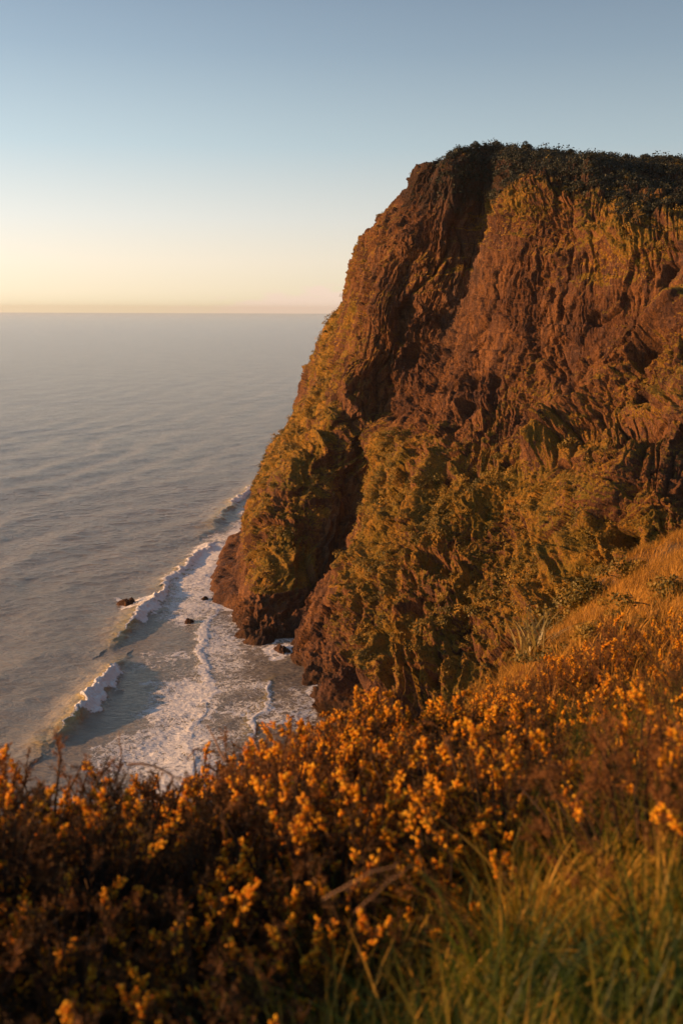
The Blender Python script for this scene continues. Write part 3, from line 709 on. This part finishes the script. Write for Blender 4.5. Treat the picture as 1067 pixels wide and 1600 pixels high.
# ------------------------------------------------------------------ gorse
def ellipsoids(cen, axis, ln, wd, k=5):
    """small closed petal pods"""
    n = len(cen); axis = axis/np.linalg.norm(axis, axis=1, keepdims=True)
    a = np.cross(axis, rng.normal(size=axis.shape)); a /= np.linalg.norm(a, axis=1, keepdims=True); b = np.cross(axis, a)
    rings = [(-.5, .12), (-.15, .42), (.2, .5), (.5, .15)]
    an = np.arange(k)*2*math.pi/k; V = []
    for t_, r_ in rings:
        V.append(cen[:, None]+axis[:, None]*(t_*ln)[:, None, None]+(a[:, None]*np.cos(an)[None, :, None]+b[:, None]*np.sin(an)[None, :, None])*(r_*wd)[:, None, None])
    V = np.concatenate(V, 1)
    q = []
    for i in range(3):
        for j in range(k): q.append((i*k+j, i*k+(j+1) % k, (i+1)*k+(j+1) % k, (i+1)*k+j))
    q.append((3*k, 3*k+1, 3*k+2, 3*k+3))
    q = np.array(q); return V.reshape(-1, 3), (q[None]+(np.arange(n)*V.shape[1])[:, None, None]).reshape(-1, 4)
def gorse_variant(seed, nsh=110, flowery=.5, R=.55, H=.72, dead=0.):
    global rng
    keep = rng; rng = np.random.default_rng(seed)
    # shoot tips over a dome
    d = rng.normal(size=(nsh, 3)); d[:, 2] = np.abs(d[:, 2])*.9+.05; d /= np.linalg.norm(d, axis=1, keepdims=True)
    tip = d*np.array([R, R, H])*rng.uniform(.72, 1.12, (nsh, 1)); tip[:, 2] += .05
    ax = d*.7+np.array([.08, 0, .45])+rng.normal(size=d.shape)*.42; ax /= np.linalg.norm(ax, axis=1, keepdims=True)
    Ls = rng.uniform(.10, .24, nsh); root = tip-ax*Ls[:, None]
    tubes = []
    for i in range(nsh):
        tubes.append(tube([root[i]*np.array([.25, .25, .1]), root[i]*.75, root[i], tip[i]], [.008, .006, .004, .0015], 3))
    sv, sq = join(tubes)
    # side twigs
    ntw = 9; ti_ = np.repeat(np.arange(nsh), ntw); s = rng.uniform(0, .85, nsh*ntw)
    o = root[ti_]+ax[ti_]*(Ls[ti_]*s)[:, None]; td = ax[ti_]*.8+rng.normal(size=o.shape)*.55; td /= np.linalg.norm(td, axis=1, keepdims=True)
    tl = rng.uniform(.03, .10, len(o))*(1.1-s*.6)
    allo = np.concatenate([root, o]); alld = np.concatenate([ax, td]); alll = np.concatenate([Ls, tl])
    cnt = np.maximum((alll*400).astype(int), 8); j = np.repeat(np.arange(len(allo)), cnt); m = len(j)
    pos = allo[j]+alld[j]*(alll[j]*rng.uniform(0, 1, m))[:, None]
    sd = alld[j]*.55+rng.normal(size=(m, 3))*.62; sd /= np.linalg.norm(sd, axis=1, keepdims=True)
    sl_ = rng.uniform(.010, .024, m)[:, None]; pr = np.cross(sd, rng.normal(size=(m, 3))); pr /= np.linalg.norm(pr, axis=1, keepdims=True)
    w_s = .0020
    Vs = np.stack([pos-pr*w_s, pos+pr*w_s, pos+sd*sl_], 1).reshape(-1, 3); Qs = np.arange(m*3).reshape(-1, 3)
    tn = np.repeat(np.clip(rng.uniform(0, .55, nsh)+dead, 0, 1)[np.concatenate([np.arange(nsh), ti_])][j]+rng.uniform(0, .35, m), 3)
    # flowers
    fs = rng.uniform(0, 1, nsh) < flowery
    jf = np.repeat(np.where(fs)[0], 28); mf = len(jf); s = rng.beta(3.0, 1.4, mf)*1.06
    off = rng.normal(size=(mf, 3)); off /= np.linalg.norm(off, axis=1, keepdims=True)
    fc = root[jf]+ax[jf]*(Ls[jf]*s)[:, None]+off*rng.uniform(.006, .024, mf)[:, None]
    fa = off+ax[jf]*.9
    Vf, Qf = ellipsoids(fc, fa, rng.uniform(.016, .025, mf), rng.uniform(.011, .016, mf))
    tf = np.repeat(rng.uniform(0, 1, mf), 20)
    rng = keep
    e = empty('gorse_bush', (0, 0, 0))
    mesh_from('stems', sv, sq, M_STEM, e, attrs={'tint': np.full(len(sv), .3)})
    mesh_from('foliage', Vs, Qs, M_GORSE, e, smooth=False, attrs={'tint': tn})
    tag(mesh_from('flowers', Vf, Qf, M_FLOWER, e, attrs={'tint': tf}), kind='stuff')
    return e
gv = [gorse_variant(1, 130, .45), gorse_variant(2, 130, .25), gorse_variant(3, 120, .65, .5, .66), gorse_variant(4, 140, .06, .55, .80, .35), gorse_variant(5, 120, .5, .6, .62), gorse_variant(6, 130, .25, .5, .72, .15)]
gused = set()
LOOK = ['orange-flowered', 'sparsely flowered', 'densely flowered', 'flowerless brown', 'low flowered', 'dull brown']
def zone(a, r, v):
    if a < -2 and r < 3.0: w_ = 'in the nearest thicket, left of the dark hollow' if a > -14 else 'in the bottom left corner of the thicket'
    elif a < -2 and r < 6.5: w_ = 'on the rim below the dark open water' if a < -13 else ('on the rim below the white foam' if a < -7 else 'on the rim below the foot of the headland')
    elif a < 9 and r < 4.4: w_ = 'just above the pale stick in the foreground'
    elif a < 9 and r < 6.7: w_ = 'on the brow before the vegetated lower cliff'
    elif r < 5.2: w_ = 'behind the long grass at the right'
    elif a > 19 or r < 7.2: w_ = 'on the right bank above the long grass'
    else: w_ = 'far along the brow below the golden slope'
    return (LOOK[v]+' gorse bush '+w_, 'gorse bushes '+w_)
def put_gorse(a, r, s, v, sink=.12, zs=1.0):
    x = r*math.sin(math.radians(a)); y = r*math.cos(math.radians(a)); z = float(gz(np.array(x), np.array(y)))
    o = gv[v] if v not in gused else copy_tree(gv[v]); gused.add(v)
    o.location = (x, y, z-sink*s); o.rotation_euler = (rng.normal(0, .1), rng.normal(0, .1), rng.uniform(0, 6.28)); o.scale = (s, s, s*zs)
    l, g = zone(a, r, v); tag(o, l, 'gorse bush', g)
def wv_(p): return int(rng.choice(6, p=p))
# lower left thicket
pts = []
def scatter(a0, a1, r0, r1, n, dmin, ok=None):
    c_ = 0; t_ = 0
    while c_ < n and t_ < 6000:
        t_ += 1; a = rng.uniform(a0, a1); r = math.sqrt(rng.uniform(r0*r0, r1*r1))
        if ok and not ok(a, r): continue
        x, y = r*math.sin(math.radians(a)), r*math.cos(math.radians(a))
        if any((x-p[0])**2+(y-p[1])**2 < dmin*dmin for p in pts): continue
        pts.append((x, y)); c_ += 1; yield a, r
for a, r in scatter(-34, -4.5, 1.55, 3.0, 26, .30): put_gorse(a, r, rng.uniform(.62, .85), wv_([.26, .2, .16, .14, .12, .12]), .22)
for a, r in scatter(-34, 1, 3.0, 5.2, 60, .38, lambda a, r: not (abs(a+10.6) < 2.2 and r > 3.3)): put_gorse(a, r, rng.uniform(.75, 1.05), wv_([.26, .16, .26, .08, .16, .08]))
for a, r in scatter(-4, 12, 2.7, 6.6, 46, .36, lambda a, r: r > 2.6+max(0, a-3)*.12): put_gorse(a, r, rng.uniform(.7, .98), wv_([.3, .1, .3, .05, .2, .05]))
for a, r in scatter(5, 34, 3.9, 9.5, 80, .45): put_gorse(a, r, rng.uniform(.55, .85), wv_([.2, .2, .2, .15, .15, .1]), .2)
for a, r in scatter(11, 26, 3.1, 4.6, 16, .4): put_gorse(a, r, rng.uniform(.55, .8), wv_([.05, .2, .1, .3, .05, .3]), .15)
for a, r in scatter(0, 20, 6.2, 11, 40, .5, lambda a, r: r < 8+a*.2): put_gorse(a, r, rng.uniform(.6, .9), wv_([.25, .15, .25, .1, .15, .1]), .15)

# ------------------------------------------------------------------ other plants and sticks
def on_hill(px, py, r0=1, r1=80):        # where the sight line through a photo pixel meets the hillside
    d = ray(float(px), float(py)); t_ = np.geomspace(r0, r1, 900); q = d*t_[:, None]
    h_ = gz(q[:, 0], q[:, 1])-CAMZ; k = np.where(q[:, 2] < h_)[0]
    k = k[0] if len(k) else 899; return np.array([q[k, 0], q[k, 1], h_[k]+CAMZ])
# flax clump
p = on_hill(832, 1036, 12, 60); e = empty('flax_bush', p)
n = 90; a = rng.uniform(0, 6.28, n); ln = np.stack([np.cos(a), np.sin(a), a*0], 1)*rng.uniform(.15, 1.0, n)[:, None]
sc_ = p[1]/15.
V, Q, ti = blades(np.stack([rng.normal(0, .12, n), rng.normal(0, .12, n), a*0], 1)*sc_, ln, rng.uniform(.5, 1.15, n)*sc_, rng.uniform(.03, .05, n)*sc_, 6, rng.uniform(0, 1, n), .8)
mesh_from('leaves', V, Q, M_FLAX, e, attrs={'tint': ti})
tag(e, 'spiky flax clump with long strap leaves on the brow below the cliff', 'flax bush')
# low dark shrubs dotted over the golden slope
for k, (px, py, s, lab) in enumerate(((938,940,1.,'low dark shrub on the golden slope, upper one near the cliff foot'), (1038,945,1.1,'low dark green shrub at the right edge of the golden slope'), (930,1002,.8,'small dark shrub in the middle of the golden slope'),
        (800,1022,1.3,'dark rounded shrub just beside the spiky flax clump'), (760,1040,1.2,'rounded olive shrub on the brow left of the flax clump'), (870,985,1.1,'shrub on the ridge line right of the flax clump'), (905,950,.9,'brown shrub on the ridge line nearest the dark cliff recess'), (980,905,.8,'small shrub high on the ridge line of the golden slope'), (1015,990,.7,'little olive shrub low on the golden slope at the right'), (865,1035,.8,'olive shrub half way down the golden slope below the ridge line'), (975,965,.6,'tiny shrub between the two dark shrubs of the golden slope'))):
    p = on_hill(px, py, 10, 70); s = s*p[1]/26
    e = empty('low_shrub', p)
    cs = np.array([[rng.normal(0, .4)*s, rng.normal(0, .4)*s, rng.uniform(.05, .4)*s] for _ in range(9)])
    V, Q, ti = leaf_clumps(cs, np.full(9, .38*s), 120, np.full((9, 120), .045*s))
    mesh_from('crown', V, Q, M_SHRUB, e, smooth=False, attrs={'tint': ti*.6+.08*(k % 4)})
    tb = [tube([(0, 0, -.1), c_*.5, c_], [.02*s, .015*s, .008*s], 4) for c_ in cs]; tv, tq = join(tb)
    mesh_from('stems', tv, tq, M_BARK, e, attrs={'tint': np.full(len(tv), .3)})
    tag(e, lab, 'shrub')
# dead sticks
def stick(px0, py0, px1, py1, d0, d1, r, lab, sag=.008, twigs=5):
    a = ray(float(px0), float(py0)); b = ray(float(px1), float(py1)); a = a*d0+np.array([0, 0, CAMZ]); b = b*d1+np.array([0, 0, CAMZ])
    ts = np.linspace(0, 1, 9); pts_ = a+(b-a)*ts[:, None]; pts_ += rng.normal(0, .0022, pts_.shape)*(ts*(1-ts)*4)[:, None]; pts_[:, 2] += sag*np.sin(ts*3.14)
    e = empty('dead_branch', a); tv, tq = tube(pts_-a, np.linspace(r, r*.4, 9), 6)
    mesh_from('stick', tv, tq, M_TWIG, e, attrs={'tint': np.full(len(tv), .7)})
    pr = []
    for k in range(twigs):
        s = pts_[2+k % 6]-a; d = (b-a)*.25*rng.uniform(.5, 1)+rng.normal(0, .02, 3); pr.append(tube([s, s+d*.5+rng.normal(0, .004, 3), s+d], [r*.3, r*.2, r*.1], 4))
    if pr:
        tv, tq = join(pr); mesh_from('twigs', tv, tq, M_TWIG, e, attrs={'tint': np.full(len(tv), .8)})
    tag(e, lab, 'branch')
stick(505,1405,620,1352,2.15,2.05,.0016,'bare pale stick poking over the dark hollow beside the grass')
stick(555,1425,645,1350,2.15,2.05,.0011,'thinner bare stick crossing just below the pale one')
stick(200,1195,285,1222,3.9,3.9,.006,'bare dark twig spanning the gap above the white surf', .03, 7)
stick(352,1190,324,1132,4.6,4.7,.006,'upright dead stalk standing out against the foam', .0, 3)
stick(190,1180,186,1142,4.4,4.4,.004,'short thin dead stalk at the left against dark water', .0, 2)
# look-alikes told apart by their order from the left
ORD = ['leftmost', 'second from left', 'third from left', 'fourth from left', 'fifth from left', 'sixth from left', 'seventh from left', 'eighth from left', 'ninth from left', 'tenth from left', 'eleventh from left', 'twelfth from left', 'thirteenth from left', 'fourteenth from left']
same = {}
for o in list(COL.objects):
    if o.parent is None and o.get('category') in ('gorse bush', 'tree'): same.setdefault(o['label'], []).append(o)
for l_, os_ in same.items():
    if len(os_) < 2: continue
    os_.sort(key=lambda o: o.location.x/o.location.y)
    for k, o in enumerate(os_): o['label'] = l_+', '+(ORD[k] if k < len(os_)-1 and k < len(ORD) else 'rightmost' if k == len(os_)-1 else 'right of centre')
# ------------------------------------------------------------------ the air
hz = NT('air')
vol = hz.n('ShaderNodeVolumePrincipled', {'Color': (.84, .86, .86, 1), 'Density': 2.4e-5, 'Anisotropy': .25})
hz.t.links.new(vol.outputs[0], hz.out.inputs['Volume'])
lo = np.array([-32100., -1300., -160.]); hi = np.array([32100., 32100., 205.])
bv = np.array([[(lo, hi)[i][0], (lo, hi)[j][1], (lo, hi)[k][2]] for i in (0, 1) for j in (0, 1) for k in (0, 1)])
o = mesh_from('haze', bv, [[0, 1, 3, 2], [4, 6, 7, 5], [0, 4, 5, 1], [2, 3, 7, 6], [0, 2, 6, 4], [1, 5, 7, 3]], hz.m, smooth=False)
tag(o, 'thin warm sea haze filling the air over the water', 'haze', kind='stuff')
print('SCENE OK', len(bpy.data.objects))
